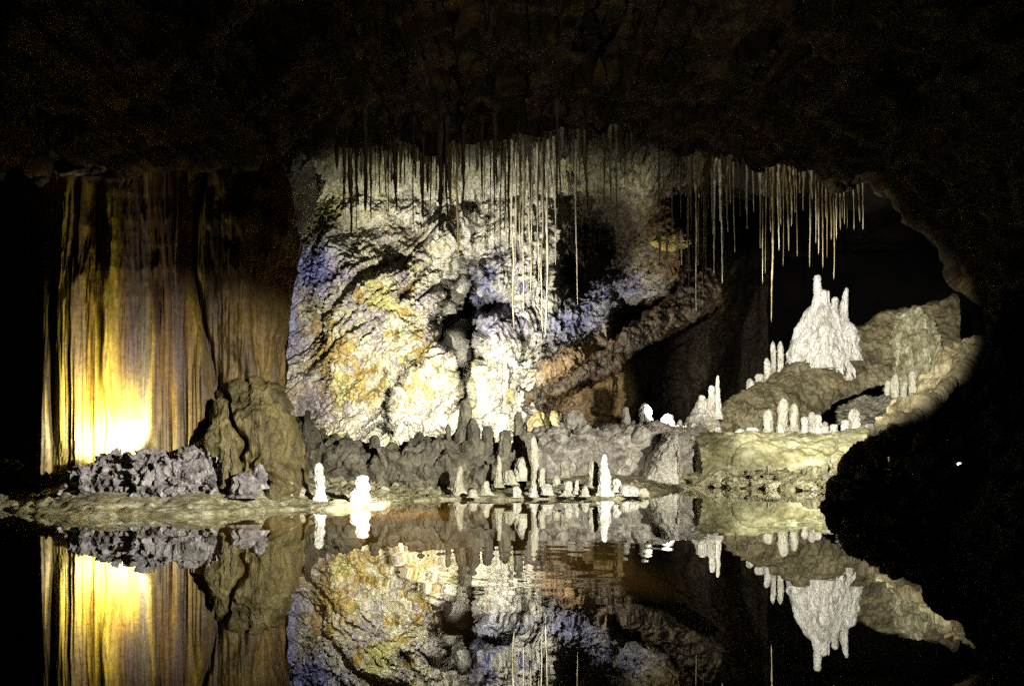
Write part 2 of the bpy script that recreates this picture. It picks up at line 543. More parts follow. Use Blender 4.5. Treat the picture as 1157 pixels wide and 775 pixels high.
na, nb, nc = fbm(V * 1.3, 5, 80), fbm(V * 2.6 + 7, 5, 81), fbm(V * 5.0 + 3, 4, 82)
C = np.ones(V.shape) * c_cream
C = mixc(C, c_yel, sst(.0, .45, na) * .8)
C = mixc(C, c_vio, sst(.05, .5, nb) * .75)
C = mixc(C, c_och, sst(.25, .55, nc + .9 * gau(u0, v0, 365, 400, 40, 55) + .5 * gau(u0, v0, 470, 400, 20, 60) - .12) * .85)
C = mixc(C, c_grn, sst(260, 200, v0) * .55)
C = mixc(C, c_blue, np.clip(gau(u0, v0, 360, 302, 30, 26) * 1.3 + gau(u0, v0, 322, 350, 16, 60) * .9
                            + 1.2 * gau(u0, v0, 620, 345, 66, 48) + 1.1 * gau(u0, v0, 560, 335, 32, 45) + .9 * gau(u0, v0, 690, 330, 45, 36), 0, 1) * sst(-.9, -.1, nb + .3))
C = mixc(C, c_vio * .55, gau(u0, v0, 345, 462, 30, 40) * .9)
C = mixc(C, c_white, np.clip(gau(u0, v0, 585, 455, 70, 45) * 1.2 + gau(u0, v0, 450, 478, 60, 22) + gau(u0, v0, 500, 350, 14, 90) * .8
                             + gau(u0, v0, 690, 345, 35, 28) * .6, 0, 1) * sst(-.45, .2, nc + .25))
C = mixc(C, c_white, sst(.1, .45, drips) * dm)
wst = sst(.15, .5, flute) * np.clip(gau(u0, v0, 590, 290, 45, 80) * 1.3 + gau(u0, v0, 500, 240, 60, 60), 0, 1)
C = mixc(C, c_white, wst)
C = mixc(C, c_brown, np.clip(on_d * sst(-18, 0, dl) * sst(745, 700, u0), 0, 1) * .92)
C = mixc(C, c_dark, np.clip(sst(700, 716, u0) * sst(340, 372, v0 + (u0 - 704) * .3) + sst(725, 765, u0) * .85 + 1.3 * gau(u0, v0, 690, 255, 58, 55) + .8 * gau(u0, v0, 642, 300, 16, 34), 0, 1))  # dark brown rock; shade in the pocket and beside the curtain painted in
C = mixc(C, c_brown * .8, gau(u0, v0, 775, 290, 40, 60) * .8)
C = mixc(C, c_dark * .4, sst(225, 178, v0) * .96)  # unlit top band painted dark
C = mixc(C, c_dark * 1.5, np.clip(gau(u0, v0, 365, 262, 42, 20) + gau(u0, v0, 345, 245, 25, 16), 0, 1) * .85)  # brownish shadow by the hanging flake, painted into the colour
C = C * (.86 - .16 * sst(440, 330, v0))[..., None]  # whole tint slightly darker towards the top
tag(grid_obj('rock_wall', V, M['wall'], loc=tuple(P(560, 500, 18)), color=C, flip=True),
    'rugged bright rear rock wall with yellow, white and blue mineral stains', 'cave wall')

# --- streaked pillar on the left bank
nA = 760
ang = np.linspace(0, 1, nA + 1)[:-1]
A = -np.pi / 2 + 2 * np.pi * (ang - .5) + .55 * np.sin(2 * np.pi * (ang - .5)) * -1    # denser at the front
A = -np.pi / 2 + (2 * np.pi * (ang - .5) - .6 * np.sin(2 * np.pi * (ang - .5)))
_a = np.linspace(-np.pi * 1.5, np.pi * .5, 40001)
_ex = 2 / 5.5
_x = 1.12 * np.sign(np.cos(_a)) * np.abs(np.cos(_a)) ** _ex
_y = 1.65 * np.sign(np.sin(_a)) * np.abs(np.sin(_a)) ** _ex
_w = np.hypot(np.diff(_x), np.diff(_y)) * np.where(_y[1:] < -.9, 5.0, 1.0)       # even spacing, finer on the front
_w = np.concatenate([[0], np.cumsum(_w)])
A = np.interp(np.linspace(0, _w[-1], nA + 1)[:-1], _w, _a)
zz = np.linspace(-.4, 4.4, 420)
Aa, Zz = np.meshgrid(A, zz, indexing='ij')
ex = 2 / 5.5
cs, sn = np.cos(Aa), np.sin(Aa)
hw = 1.14 + .0 * sst(1.2, 3, Zz) + .05 * sst(.6, .0, Zz)
X = -3.10 + hw * np.sign(cs) * np.abs(cs) ** ex
Y = 10.3 + 1.65 * np.sign(sn) * np.abs(sn) ** ex + .10 * sst(1.2, 3.2, Zz) * (sn < 0)
X = X - .235 * (Y - 8.65) + fbm(np.stack([Zz * .9, 0 * Zz, 0 * Zz], -1), 4, 87) * .10 * sst(0, 1, cs)
V = np.stack([X, Y, Zz], -1)
n = grid_normals(V, True)
n *= np.sign((n * (V - np.array([-3.49, 10.3, 0]) * np.array([1, 1, 0]) - n * np.array([0, 0, 1]) * Zz[..., None])).sum(-1, keepdims=True))
xx = V[..., 0] + .235 * (V[..., 1] - 8.65)
flow = fbm(V * np.array([2.4, 2.4, .16]), 4, 90)
flow2 = ridged(V * np.array([14.0, 14.0, .22]), 4, 91)
rightrough = sst(-2.75, -2.45, xx)
dsp = flow * .08 + ridged(V * np.array([4.5, 4.5, .14]) + 2, 3, 99) * .03 + flow2 * .05 * (1 - .5 * rightrough) + fbm(V * np.array([9, 9, .4]), 4, 92) * .016 + rightrough * (fbm(V * np.array([3, 3, 1.2]), 5, 93) * .10 + (.5 - worley(V * 4, 94)) * .05)
drip = np.exp(-((xx + 3.42 + .02 * np.sin(Zz * 7)) / .035) ** 2) * sst(2.4, 1.6, Zz)
dsp = dsp + .07 * drip
groove = np.exp(-((xx + 2.62 - .10 * np.sin(Zz * 2.2)) / .05) ** 2)
dsp = dsp - .10 * groove
V = V + n * dsp[..., None]
st = fbm(V * np.array([9, 9, .10]), 5, 95)
st2 = fbm(V * np.array([22, 22, .22]) + 3, 4, 96)
wob = fbm(V * np.array([3, 3, .3]), 3, 98) * .06
xs = xx + wob
p_yel, p_och, p_brn, p_vio, p_dark, p_pale = (np.array(c) for c in ((.58, .43, .04), (.42, .26, .03), (.12, .065, .025), (.15, .10, .09), (.05, .034, .02), (.62, .58, .36)))
C = np.ones(V.shape) * p_och
C = mixc(C, p_yel, sst(-.1, .35, st) * .9)
C = mixc(C, p_brn, sst(.0, .35, -st + .5 * st2) * .85)
C = mixc(C, p_dark, sst(.1, .5, ridged(V * np.array([16, 16, .15]), 3, 89)) * .4)
C = mixc(C, p_vio, np.clip(gau(xs, 0 * xs, -3.20, 0, .10, 1) * 1.0 + gau(xs, 0 * xs, -2.85, 0, .07, 1) * .9 + gau(xs, 0 * xs, -3.68, 0, .06, 1) * .8, 0, 1) * sst(.7, 1.3, Zz))
C = mixc(C, np.array([.66, .52, .05]), np.clip(gau(xs, 0 * xs, -3.88, 0, .12, 1) * .9 + gau(xs, 0 * xs, -3.42, 0, .06, 1) * 1.1, 0, 1) * sst(-.6, .2, st2))
C = mixc(C, np.array([.28, .31, .24]), gau(xs, 0 * xs, -3.10, 0, .04, 1) * .4)
C = mixc(C, p_pale, sst(.9, .35, Zz) * .3 * sst(-2.5, -2.9, xs))  # paler foot repeats the lamp glow in the colour
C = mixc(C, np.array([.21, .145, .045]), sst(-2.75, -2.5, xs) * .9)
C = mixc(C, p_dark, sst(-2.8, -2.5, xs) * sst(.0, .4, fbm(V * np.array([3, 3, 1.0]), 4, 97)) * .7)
C = mixc(C, p_dark, sst(-4.02, -4.08, xs) * .6)  # left edge painted darker where the pillar turns from the light
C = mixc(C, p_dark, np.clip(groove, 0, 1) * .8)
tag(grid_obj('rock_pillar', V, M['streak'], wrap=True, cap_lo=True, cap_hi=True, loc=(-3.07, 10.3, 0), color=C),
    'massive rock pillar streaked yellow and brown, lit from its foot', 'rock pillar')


# --- ridge-like formations: outline over distance, with real thickness
def ridge(name, outline, d0, thick, base_z, mat, seed, amp=(.08, .05, .03), freq=(1.6, 5, 12), p=.75, nx=300, nt=160,
          d1=None, flat=0.0, kind3='worley', loc=None, lean=0.0, fl=0.0, crk=0.0):
    o = np.array(outline, float)
    us = np.linspace(o[0, 0], o[-1, 0], nx)
    top = np.interp(us, o[:, 0], o[:, 1])
    dd = d0 + (0 if d1 is None else (d1 - d0)) * (us - us[0]) / (us[-1] - us[0])
    topz = H + (HY - top) / F * (dd + thick * .5)
    t = np.linspace(0, 1, nt)
    c = -np.cos(np.pi * t)
    if flat:
        sn_ = np.minimum(1, np.sin(np.pi * t) / (1 - flat)) ** p
    else:
        sn_ = np.sin(np.pi * t) ** p
    endt = np.minimum(1, np.minimum(np.linspace(0, 1, nx), 1 - np.linspace(0, 1, nx)) * 14) ** .5
    hgt = np.maximum(topz - base_z, .02) * (.25 + .75 * endt)
    Yp = dd[:, None] + thick * .5 * (1 + c[None] * endt[:, None]) + lean * sn_[None] * hgt[:, None]
    Zp = base_z + hgt[:, None] * sn_[None]
    Xp = ((us - CX) / F * (dd + thick * .5))[:, None] + 0 * Yp
    V = np.stack([Xp, Yp, Zp], -1)
    n = grid_normals(V)
    ctr = np.stack([Xp, dd[:, None] + thick * .5 + 0 * Yp, Zp * 0 + base_z], -1)
    n *= np.sign((n * (V - ctr)).sum(-1, keepdims=True) + 1e-9)
    w1 = .5 - worley(V * freq[1], seed + 3)
    dsp = fbm(V * freq[0], 5, seed) * amp[0] + w1 * amp[1] + fbm(V * freq[2], 4, seed + 9) * amp[2]
    if fl:
        dsp = dsp + ridged(V * np.array([7, 7, .9]), 4, seed + 5) * fl
    if crk:
        w2 = V + fbm(V * 2, 3, seed + 6)[..., None] * .15
        dsp = dsp - crk * np.exp(-(vnoise(w2 * np.array([1.9, 1.9, .8]), seed + 7) / .045) ** 2)
    V = V + n * dsp[..., None]
    b = loc or (float(Xp.mean()), float((dd + thick * .5).mean()), base_z)
    return grid_obj(name, V, mat, loc=b)


def blob(name, px, py_c, d, rx, rz, mat, seed, ry=None, amp=.18, lump=.12, f=1.0, nu=110, nv=70, parent=None, origin=None, flutes=0.0, sq=1.0, hang=0.0, rel=False):
    """irregular closed rock: radii given in pixels at distance d"""
    c = P(px, py_c, d)
    RX, RZ = rx / F * d, rz / F * d
    RY = RX if ry is None else ry
    th = np.linspace(0, 2 * np.pi, nu + 1)[:-1]
    ph = np.linspace(-np.pi / 2, np.pi / 2, nv)
    T, PH_ = np.meshgrid(th, ph, indexing='ij')
    sp = lambda a: np.sign(a) * np.abs(a) ** sq
    S = np.stack([sp(np.cos(T)) * sp(np.cos(PH_)), sp(np.sin(T)) * sp(np.cos(PH_)), sp(np.sin(PH_))], -1)
    if hang:
        S[..., :2] *= (1 + hang * S[..., 2:3])
    q = S * f * 1.6 + seed * 3.7
    r = 1 + fbm(q, 5, seed) * amp + (.5 - worley(q * 2.2, seed + 1)) * lump + fbm(q * 6, 3, seed + 4) * amp * .25
    if flutes:
        r = r + ridged(np.stack([S[..., 0] * 5, S[..., 1] * 5, S[..., 2] * .7], -1) + seed, 4, seed + 2) * flutes
    V = c + S * np.array([RX, RY, RZ]) * r[..., None]
    b = tuple(c - np.array([0, 0, RZ])) if origin is None else origin
    return grid_obj(name, V, mat, wrap=True, loc=b, parent=parent)


# --- left bank: crust heap, mound on the pillar foot
o = ridge('crust_mound', [(76, 556), (82, 538), (95, 529), (105, 531), (120, 520), (135, 523), (150, 516), (165, 520), (176, 505), (184, 512), (195, 520),
                          (210, 513), (222, 512), (232, 524), (246, 522), (262, 534), (275, 544)], 7.95, .75, .10, M['crust'], 100,
          (.10, .085, .06), (4.5, 10.0, 24), .62, 560, 280)
tag(o, 'low heap of violet grey crystalline crust before the glowing wall', 'rock heap')
o = ridge('flowstone_mound', [(222, 535), (234, 492), (246, 462), (258, 445), (275, 436), (292, 427), (308, 430), (320, 455), (327, 500), (330, 540)], 8.38, .9, -.05, M['mound'], 120,
          (.12, .03, .025), (2.0, 4.5, 14), .55, 300, 260, fl=.04, crk=.12)
tag(o, 'rounded olive flowstone mound bulging from the foot of the pillar', 'flowstone')
# --- dark ridge in the middle
o = ridge('sinter_ridge', [(322, 540), (330, 500), (338, 470), (346, 466), (356, 482), (370, 492), (385, 496), (400, 498), (412, 505), (425, 512), (440, 512), (455, 503), (470, 500), (482, 500), (500, 502),
                           (515, 496), (530, 492), (548, 502), (565, 503), (585, 495), (600, 492), (612, 520)], 10.3, 1.2, .02, M['ridge'], 140,
          (.15, .17, .04), (2.4, 6.5, 16), .7, 480, 240)
tag(o, 'dark lumpy sinter ridge across the middle, before the bright wall', 'rock ridge')
o = ridge('rock_shelf', [(590, 505), (600, 491), (630, 489), (660, 491), (700, 488), (725, 485), (750, 485), (775, 487), (800, 500)], 11.9, 3.0, .0, M['shelf'], 160,
          (.12, .10, .04), (2.0, 5.0, 15), .35, 330, 260, flat=.25, d1=14.2, crk=.10)
tag(o, 'grey rock shelf with a pale flat top behind the front stalagmites', 'rock shelf')
o = ridge('rock_slope', [(722, 534), (732, 518), (742, 502), (751, 491), (760, 488), (765, 494)], 12.7, 1.0, -.05, M['white'], 170, (.05, .04, .02), (2, 5, 14), .6, 80, 120)
tag(o, 'pale leaning rock edge at the left end of the smooth bench', 'rock')
# --- smooth bench on the right
o = ridge('rock_bench', [(738, 540), (744, 500), (752, 492), (780, 488), (815, 490), (860, 491), (900, 488), (940, 491), (980, 488), (1010, 486), (1030, 490)], 13.4, 5.0, -.08, M['bench'], 180,
          (.09, .012, .016), (1.2, 3.4, 11), .60, 520, 300, flat=.30, crk=.05)
tag(o, 'smooth pale olive rock bench rising from the water', 'rock bench')


# --- slab ramp (a thick tilted slab)
def slab(name, top, bot, thick_y, mat, seed, amp=(.16, .10, .05), nu=420):
    top, bot = np.array(top, float), np.array(bot, float)
    uu = np.linspace(0, 1, nu)
    ta = np.stack([P(*k) for k in top])
    ba = np.stack([P(*k) for k in bot])
    ar = lambda a: np.stack([np.interp(uu, np.linspace(0, 1, len(a)), a[:, q]) for q in range(3)], -1)
    T_, B_ = ar(ta), ar(ba)
    back = np.array([-.35, thick_y, -.5])
    sec = []
    for q in np.linspace(0, 1, 40)[:-1]:
        sec.append(B_ + back * np.array([1, 1, 0]) * (1 - q))
    for q in np.linspace(0, 1, 200)[:-1]:
        bulge = np.array([0, -.14, 0]) * math.sin(math.pi * q) ** .8
        sec.append(B_ * (1 - q) + T_ * q + bulge)
    for q in np.linspace(0, 1, 60):
        sec.append(T_ + back * q)
    V = np.stack(sec, 1)
    n = grid_normals(V)
    ctr = ((T_ + B_) / 2 + back * .5)[:, None, :]
    n *= np.sign((n * (V - ctr)).sum(-1, keepdims=True) + 1e-9)
    dsp = fbm(V * 1.1, 5, seed) * amp[0] + (.5 - worley(V * 2.6, seed + 2)) * amp[1] + fbm(V * 8, 4, seed + 7) * amp[2] + ridged(V * np.array([3, 3, 1.0]), 4, seed + 3) * .05
    return grid_obj(name, V + n * dsp[..., None], mat, loc=tuple(ba[0]))


o = slab('rock_slab', [(786, 484, 17.6), (815, 462, 18.0), (842, 443, 18.4), (880, 424, 18.8), (925, 398, 19.2), (968, 374, 19.6), (1010, 352, 19.8), (1082, 334, 20.0)],
         [(786, 500, 17.4), (830, 498, 17.5), (870, 492, 17.8), (905, 478, 18.2), (945, 456, 18.6), (985, 438, 18.8), (1020, 425, 19.0), (1085, 400, 19.2)], 3.6, M['slab'], 200, (.09, .05, .05))
tag(o, 'great tilted olive rock slab carrying the white castle formation', 'rock slab')
o = slab('rock_overhang', [(584, 442, 17.3), (612, 428, 17.2), (650, 408, 17.1), (690, 382, 17.1), (728, 358, 17.3), (768, 326, 17.6), (800, 300, 18.0)],
         [(588, 452, 17.3), (616, 446, 17.2), (652, 434, 17.1), (694, 412, 17.1), (732, 388, 17.3), (778, 362, 17.6), (822, 340, 18.0)], 1.6, M['umber'], 206, (.16, .07, .06), 420)
tag(o, 'dark brown diagonal rock overhang crossing the right half of the bright wall', 'rock')
o = ridge('rock_ramp', [(782, 492), (800, 478), (830, 470), (860, 470), (900, 478), (930, 486)], 17.2, 1.6, .4, M['slab'], 210, (.12, .10, .04), (1.6, 4, 12), .6, 220, 130, fl=.10)
tag(o, 'fluted olive rock foot under the tilted slab', 'rock')
# drapery block at the right end of the slab
o = ridge('flowstone_drapery', [(1008, 404), (1016, 372), (1024, 356), (1034, 351), (1044, 356), (1050, 370), (1054, 394)], 18.75, .9, float(P(1030, 440, 18.9)[2]), M['drape'], 220,
          (.10, .09, .04), (2.0, 7.0, 15), .5, 190, 190, fl=.12)
tag(o, 'cream lumpy flowstone drapery at the high right end of the slab', 'flowstone')
o = blob('dark_boulder', 985, 468, 17.0, 34, 20, M['ridge'], 230, ry=.6, amp=.25, lump=.25, f=1.8, nu=150, nv=100)
tag(o, 'grey knobbly boulder in the recess below the slab', 'boulder')

# --- right bank running up to the vault
bp_ = np.array([(940, 590, 8.2), (962, 556, 8.6), (985, 518, 9.2), (1010, 484, 9.8), (1038, 456, 10.4), (1067, 428, 10.9), (1098, 396, 11.3)], float)
tq = np.linspace(0, 6, 260)
cu, cv, cd = [np.interp(tq, np.arange(7), bp_[:, k]) for k in range(3)]
C0 = np.stack([(cu - CX) / F * cd, cd, H + (HY - cv) / F * cd], -1)
aa = np.linspace(0, 2 * np.pi, 120)
R1 = np.interp(tq, [0, 2, 6], [.10, .13, .14])
V = C0[:, None, :] + (np.cos(aa)[None, :, None] * np.array([.75, 0, .65]) + np.sin(aa)[None, :, None] * np.array([-.2, 1.7, 0])) * R1[:, None, None]
n = grid_normals(V)
n *= np.sign((n * (V - C0[:, None, :])).sum(-1, keepdims=True))
V = V + n * (fbm(V * 2.5, 5, 240) * .15 + ridged(V * 5, 4, 243) * .09 + (.5 - worley(V * 7, 241)) * .04 + fbm(V * 14, 3, 242) * .02)[..., None]
tag(grid_obj('rock_rib', V, M['slab'], loc=tuple(C0[0])), 'narrow ochre rock rib climbing along the black right-hand rock', 'rock')

# --- black foreground rock on the right
pf = np.array([(1128, 330, 8.6), (1112, 385, 8.4), (1098, 412, 8.1), (1062, 452, 7.7), (1030, 486, 7.4), (1012, 505, 7.2), (985, 538, 7.0), (960, 563, 6.8), (945, 585, 6.6), (943, 612, 6.5), (950, 660, 6.4)], float)
pf[:, 0] += np.interp(pf[:, 1], [330, 400, 480, 660], [4, 8, 18, 30])
sq_ = np.linspace(0, len(pf) - 1, 330)
cu, cv, cd = [np.interp(sq_, np.arange(len(pf)), pf[:, k]) for k in range(3)]
cu = cu + fbm(np.stack([sq_ * 1.3, sq_ * 0, sq_ * 0], -1), 4, 250) * 7
cx_, cz_ = (cu - CX) / F * cd, H + (HY - cv) / F * cd
tb = [(1.3, .9), (.7, .5), (.3, .16), (.1, .03), (0, 0)]
dyb = np.interp(np.linspace(0, 4, 40), np.arange(5), [t[0] for t in tb])
upb = np.interp(np.linspace(0, 4, 40), np.arange(5), [t[1] for t in tb])
q = np.linspace(0, 1, 150)[1:] ** 1.3
dyb = np.concatenate([dyb, -q * 7.5])
upb = np.concatenate([upb, .5 * q])
Yq = cd[:, None] + dyb[None]
V = np.stack([cx_[:, None] + upb[None] - .45 * np.clip(cd[:, None] - 1.2 - Yq, 0, 9), Yq, cz_[:, None] + .25 * upb[None]], -1)
n = grid_normals(V)
n *= np.where(n[..., 0:1] > 0, -1, 1)
V = V - n * np.abs(fbm(V * 1.2, 5, 251) * .22 + (.5 - worley(V * 3, 252)) * .1)[..., None]
fgrock = tag(grid_obj('foreground_rock', V, M['shade_rock'], loc=tuple(V[200, 40])), 'black unlit foreground rock framing the right side of the pool', 'rock')


# ------------------------------------------------------------------ stalagmites
GREY = 'stalagmites on the middle bank'


def lathe_obj(name, base, height, radius, prof, mat, seed, parent=None, lean=(0, 0), amp=.20, lump=.30, nu=56, nv=84, flutes=0.0, sink=.08, loc=None):
    """prof: [(h 0..1, r 0..1)]"""
    pr = np.array(prof, float)
    v = np.linspace(0, 1, nv)
    hh = np.interp(v, np.linspace(0, 1, len(pr)), pr[:, 0])
    rr = np.interp(v, np.linspace(0, 1, len(pr)), pr[:, 1])
    ks = np.ones(3) / 3
    rr = np.convolve(np.pad(rr, 1, mode='edge'), ks, mode='valid')
    rr[-1] = .02
    T = np.linspace(0, 2 * np.pi, nu + 1)[:-1]
    TT_, HH = np.meshgrid(T, hh, indexing='ij')
    RR = rr[None] + 0 * TT_
    asp = max(1.0, height / max(radius, 1e-4) * .5)
    q = np.stack([np.cos(TT_) * (.4 + RR), np.sin(TT_) * (.4 + RR), HH * asp * 1.3], -1)
    f = 1 + fbm(q * 1.3 + seed * 5.1, 4, seed) * amp + (.5 - worley(q * 2.4 + seed, seed + 1)) * lump + (.5 - worley(q * 5.5 + seed, seed + 6)) * lump * .55
    f = f + .16 * vnoise(np.stack([HH * asp * 2.6 + seed, np.cos(TT_) * .4, np.sin(TT_) * .4], -1), seed + 8)
    if flutes:
        f = f + ridged(np.stack([np.cos(TT_) * 3.5, np.sin(TT_) * 3.5, HH * 1.2], -1) + seed, 4, seed + 2) * flutes
    wx_ = fbm(np.stack([HH * 2.5 + seed, HH * 0, HH * 0], -1), 2, seed + 3) * radius * .22 * HH
    X_ = np.cos(TT_) * RR * f * radius + wx_ + lean[0] * HH * height
    Y_ = np.sin(TT_) * RR * f * radius + lean[1] * HH * height
    Z_ = -sink * height + HH * height * (1 + sink)
    V = np.stack([X_, Y_, Z_], -1) + np.array(base)
    return grid_obj(name, V, mat, wrap=True, cap_lo=True, cap_hi=True, loc=tuple(loc or base), parent=parent)


PROF = {
    'stub': [(0, 1.7), (.08, 1.12), (.25, .88), (.45, .95), (.6, .86), (.78, .93), (.9, .85), (.97, .55), (1, .05)],
    'cone': [(0, 1.3), (.1, 1.0), (.25, .72), (.45, .58), (.62, .50), (.8, .42), (.92, .34), (.98, .2), (1, .03)],
    'stack': [(0, 1.3), (.12, 1.02), (.28, 1.02), (.42, .92), (.50, .70), (.58, .82), (.72, .80), (.80, .64), (.88, .72), (.96, .55), (1, .05)],
    'knob': [(0, 1.4), (.2, 1.0), (.4, 1.0), (.6, .95), (.8, .78), (.93, .5), (1, .05)],
    'finger': [(0, 1.8), (.1, 1.1), (.3, .85), (.5, .80), (.7, .84), (.85, .76), (.95, .5), (1, .04)],
}
_sd = [300]


def mite(px, base, top, w, d, prof, mat, label, group=None, lean=(0, 0), cat='stalagmite', name='stalagmite', **kw):
    _sd[0] += 7
    b = P(px, base, d)
    o = lathe_obj(name, b, (base - top) / F * d, w * .5 / F * d, PROF[prof], M[mat], _sd[0], lean=lean, **kw)
    return tag(o, label, cat, group)


G1 = 'white stubs on the left bank'
mite(361, 566, 522, 14, 8.65, 'finger', 'glare_white', 'tall white stump standing on the mud beside the dark ridge', G1)
mite(409, 573, 536, 19, 8.5, 'stack', 'glare_white', 'thick white double-tiered stump at the end of the mud bank', G1)
mite(402, 573, 553, 13, 8.42, 'knob', 'glare_white', 'low white block leaning on the double-tiered stump', G1)
mite(326, 563, 543, 11, 8.7, 'stub', 'white', 'short pale stump left of the tall white stump', G1)
mite(340, 562, 550, 16, 8.8, 'knob', 'grey', 'small pale lump between the short and tall white stumps', G1)
mite(293, 550, 524, 17, 8.15, 'knob', 'crust', 'round violet grey knob at the foot of the olive mound', G1)
mite(255, 548, 502, 8, 8.05, 'finger', 'mound', 'slim brown post, first of the pair before the olive mound', 'posts before the olive mound')
mite(264, 548, 499, 9, 8.1, 'finger', 'mound', 'slim brown post, second of the pair before the olive mound', 'posts before the olive mound')
mite(276, 560, 533, 28, 8.0, 'knob', 'crust', 'pale rounded lump right of the violet crust heap', G1, lump=.4)

for (px, ba, to, w, d, pr, mt, lb) in (
    (563, 548, 514, 11, 10.0, 'cone', 'grey', 'slender grey green cone standing clear before the ridge'),
    (519, 558, 526, 16, 9.9, 'cone', 'grey', 'pale little cone at the left end of the middle bank'),
    (590, 541, 516, 19, 10.2, 'knob', 'grey', 'round grey boulder-like stump beside the slim column'),
    (576, 546, 530, 15, 10.1, 'knob', 'grey', 'low round stump left of the boulder-like stump'),
    (604, 557, 492, 11, 10.0, 'finger', 'grey', 'slim pale column reaching the shelf top in the middle'),
    (612, 553, 528, 8, 9.9, 'stub', 'grey', 'short grey post right against the slim column'),
    (638, 538, 519, 10, 10.5, 'knob', 'grey', 'small pale knob below the shelf edge'),
    (670, 548, 520, 13, 10.2, 'finger', 'grey', 'grey round-topped post left of the white cone'),
    (683, 562, 513, 20, 9.9, 'cone', 'glare_white', 'bright white pointed cone on the middle bank'),
    (697, 555, 540, 10, 9.95, 'knob', 'white', 'small white knob right of the bright cone'),
    (711, 559, 547, 22, 9.9, 'knob', 'white', 'flat pale rock right of the bright cone'),
    (641, 559, 543, 11, 9.75, 'stub', 'white', 'tiny white post before the dark shelf face'),
    (652, 557, 542, 9, 9.85, 'cone', 'white', 'tiny white cone beside the tiny white post'),
    (629, 548, 536, 9, 10.0, 'knob', 'grey', 'tiny grey knob under the small pale knob'),
    (618, 558, 546, 13, 9.7, 'knob', 'white', 'low pale lump at the foot of the slim column'),
    (603, 560, 546, 11, 9.6, 'cone', 'white', 'pale cone touching the foot of the slim column'),
    (584, 561, 549, 9, 9.6, 'knob', 'white', 'tiny pale knob on the bank under the boulder-like stump'),
    (549, 558, 543, 16, 9.8, 'cone', 'grey', 'low spiky grey lump left of the slender cone'),
    (534, 561, 552, 10, 9.6, 'knob', 'grey', 'tiny grey knob between the pale little cone and spiky lump'),
    (661, 560, 550, 9, 9.7, 'knob', 'white', 'tiny white knob just left of the bright cone'),
    (727, 560, 551, 12, 10.0, 'knob', 'grey', 'small flat stone at the right end of the middle bank'),
):
    mite(px, ba, to, w, d, pr, mt, lb, GREY)

G3 = 'dark stalagmites on the ridge'
for (px, ba, to, w, d, pr, lb) in (
    (422, 540, 491, 15, 10.6, 'stub', 'dark upright stub silhouetted at the notch of the ridge'),
    (443, 540, 499, 15, 10.7, 'stub', 'dark rounded stub right of the ridge notch'),
    (475, 530, 494, 22, 10.6, 'knob', 'dark round lump on the middle of the ridge'),
    (492, 530, 495, 18, 10.5, 'knob', 'dark knobbly lump beside the peak of the ridge'),
    (508, 545, 478, 16, 10.5, 'cone', 'dark pointed spire left of the tallest ridge peak'),
    (523, 550, 451, 34, 10.6, 'cone', 'tallest dark peak of the sinter ridge'),
    (536, 545, 472, 18, 10.5, 'finger', 'dark shoulder spire right of the tallest ridge peak'),
    (552, 540, 481, 14, 10.6, 'stub', 'dark blunt stub beyond the shoulder spire'),
    (569, 540, 485, 19, 10.4, 'finger', 'dark broad finger near the right end of the ridge'),
    (586, 530, 465, 12, 10.8, 'stub', 'dark narrow post rising highest near the shelf'),
    (597, 535, 487, 16, 10.4, 'stub', 'dark short stub beside the narrow post'),
    (388, 540, 494, 30, 10.5, 'knob', 'broad dark dome on the left part of the ridge'),
    (345, 545, 463, 22, 10.6, 'cone', 'black cone at the left end of the ridge beside the pillar'),
    (458, 540, 504, 16, 10.4, 'knob', 'small dark lump between notch and middle of the ridge'),
):
    mite(px, ba, to, w, d, pr, 'ridge', lb, G3, lump=.34, amp=.22)

G4 = 'stalagmites on the shelf'
for (px, ba, to, w, d, pr, mt, lb) in (
    (707, 491, 459, 10, 14.4, 'stub', 'white', 'slim white post on the shelf left of the thick stump'),
    (730, 492, 455, 18, 14.3, 'finger', 'white', 'thick white rounded stump at the right of the shelf'),
    (753, 492, 467, 18, 14.6, 'knob', 'shelf', 'low grey lump beside the thick shelf stump'),
    (650, 494, 461, 24, 14.2, 'knob', 'white', 'white mushroom-like draped stump on the shelf'),
    (635, 492, 477, 6, 14.2, 'stub', 'white', 'tiny white post left of the mushroom-like stump'),
    (624, 492, 484, 14, 14.1, 'knob', 'white', 'low white crust on the left of the shelf'),
    (567, 492, 466, 15, 15.5, 'stub', 'ridge', 'small olive stub standing dark before the white wall foot'),
    (608, 494, 464, 22, 15.6, 'knob', 'mound', 'brown rounded block at the white wall foot, left of two'),
    (628, 494, 463, 18, 15.7, 'stub', 'mound', 'brown rounded block at the white wall foot, right of two'),
    (768, 487, 474, 7, 16.0, 'knob', 'white', 'tiny white knob left of the white lumpy cone'),
    (690, 492, 485, 20, 14.0, 'knob', 'shelf', 'flat pale crust in the middle of the shelf top'),
):
    mite(px, ba, to, w, d, pr, mt, lb, G4)

# white lumpy cone with its fingers at the left end of the slab
o = empty('sinter_cone', tuple(P(796, 490, 17.0)), 'white lumpy sinter cone with three fingers at the slab foot', 'stalagmite')
_b = P(796, 490, 17.0)


def child(name, px, base, top, w, d, prof, mat, parent, lean=(0, 0), **kw):
    _sd[0] += 7
    b = P(px, base, d)
    rel = b - np.array(parent.location)
    return lathe_obj(name, rel, (base - top) / F * d, w * .5 / F * d, PROF[prof], M[mat], _sd[0], parent=parent, lean=lean, loc=tuple(rel), **kw)


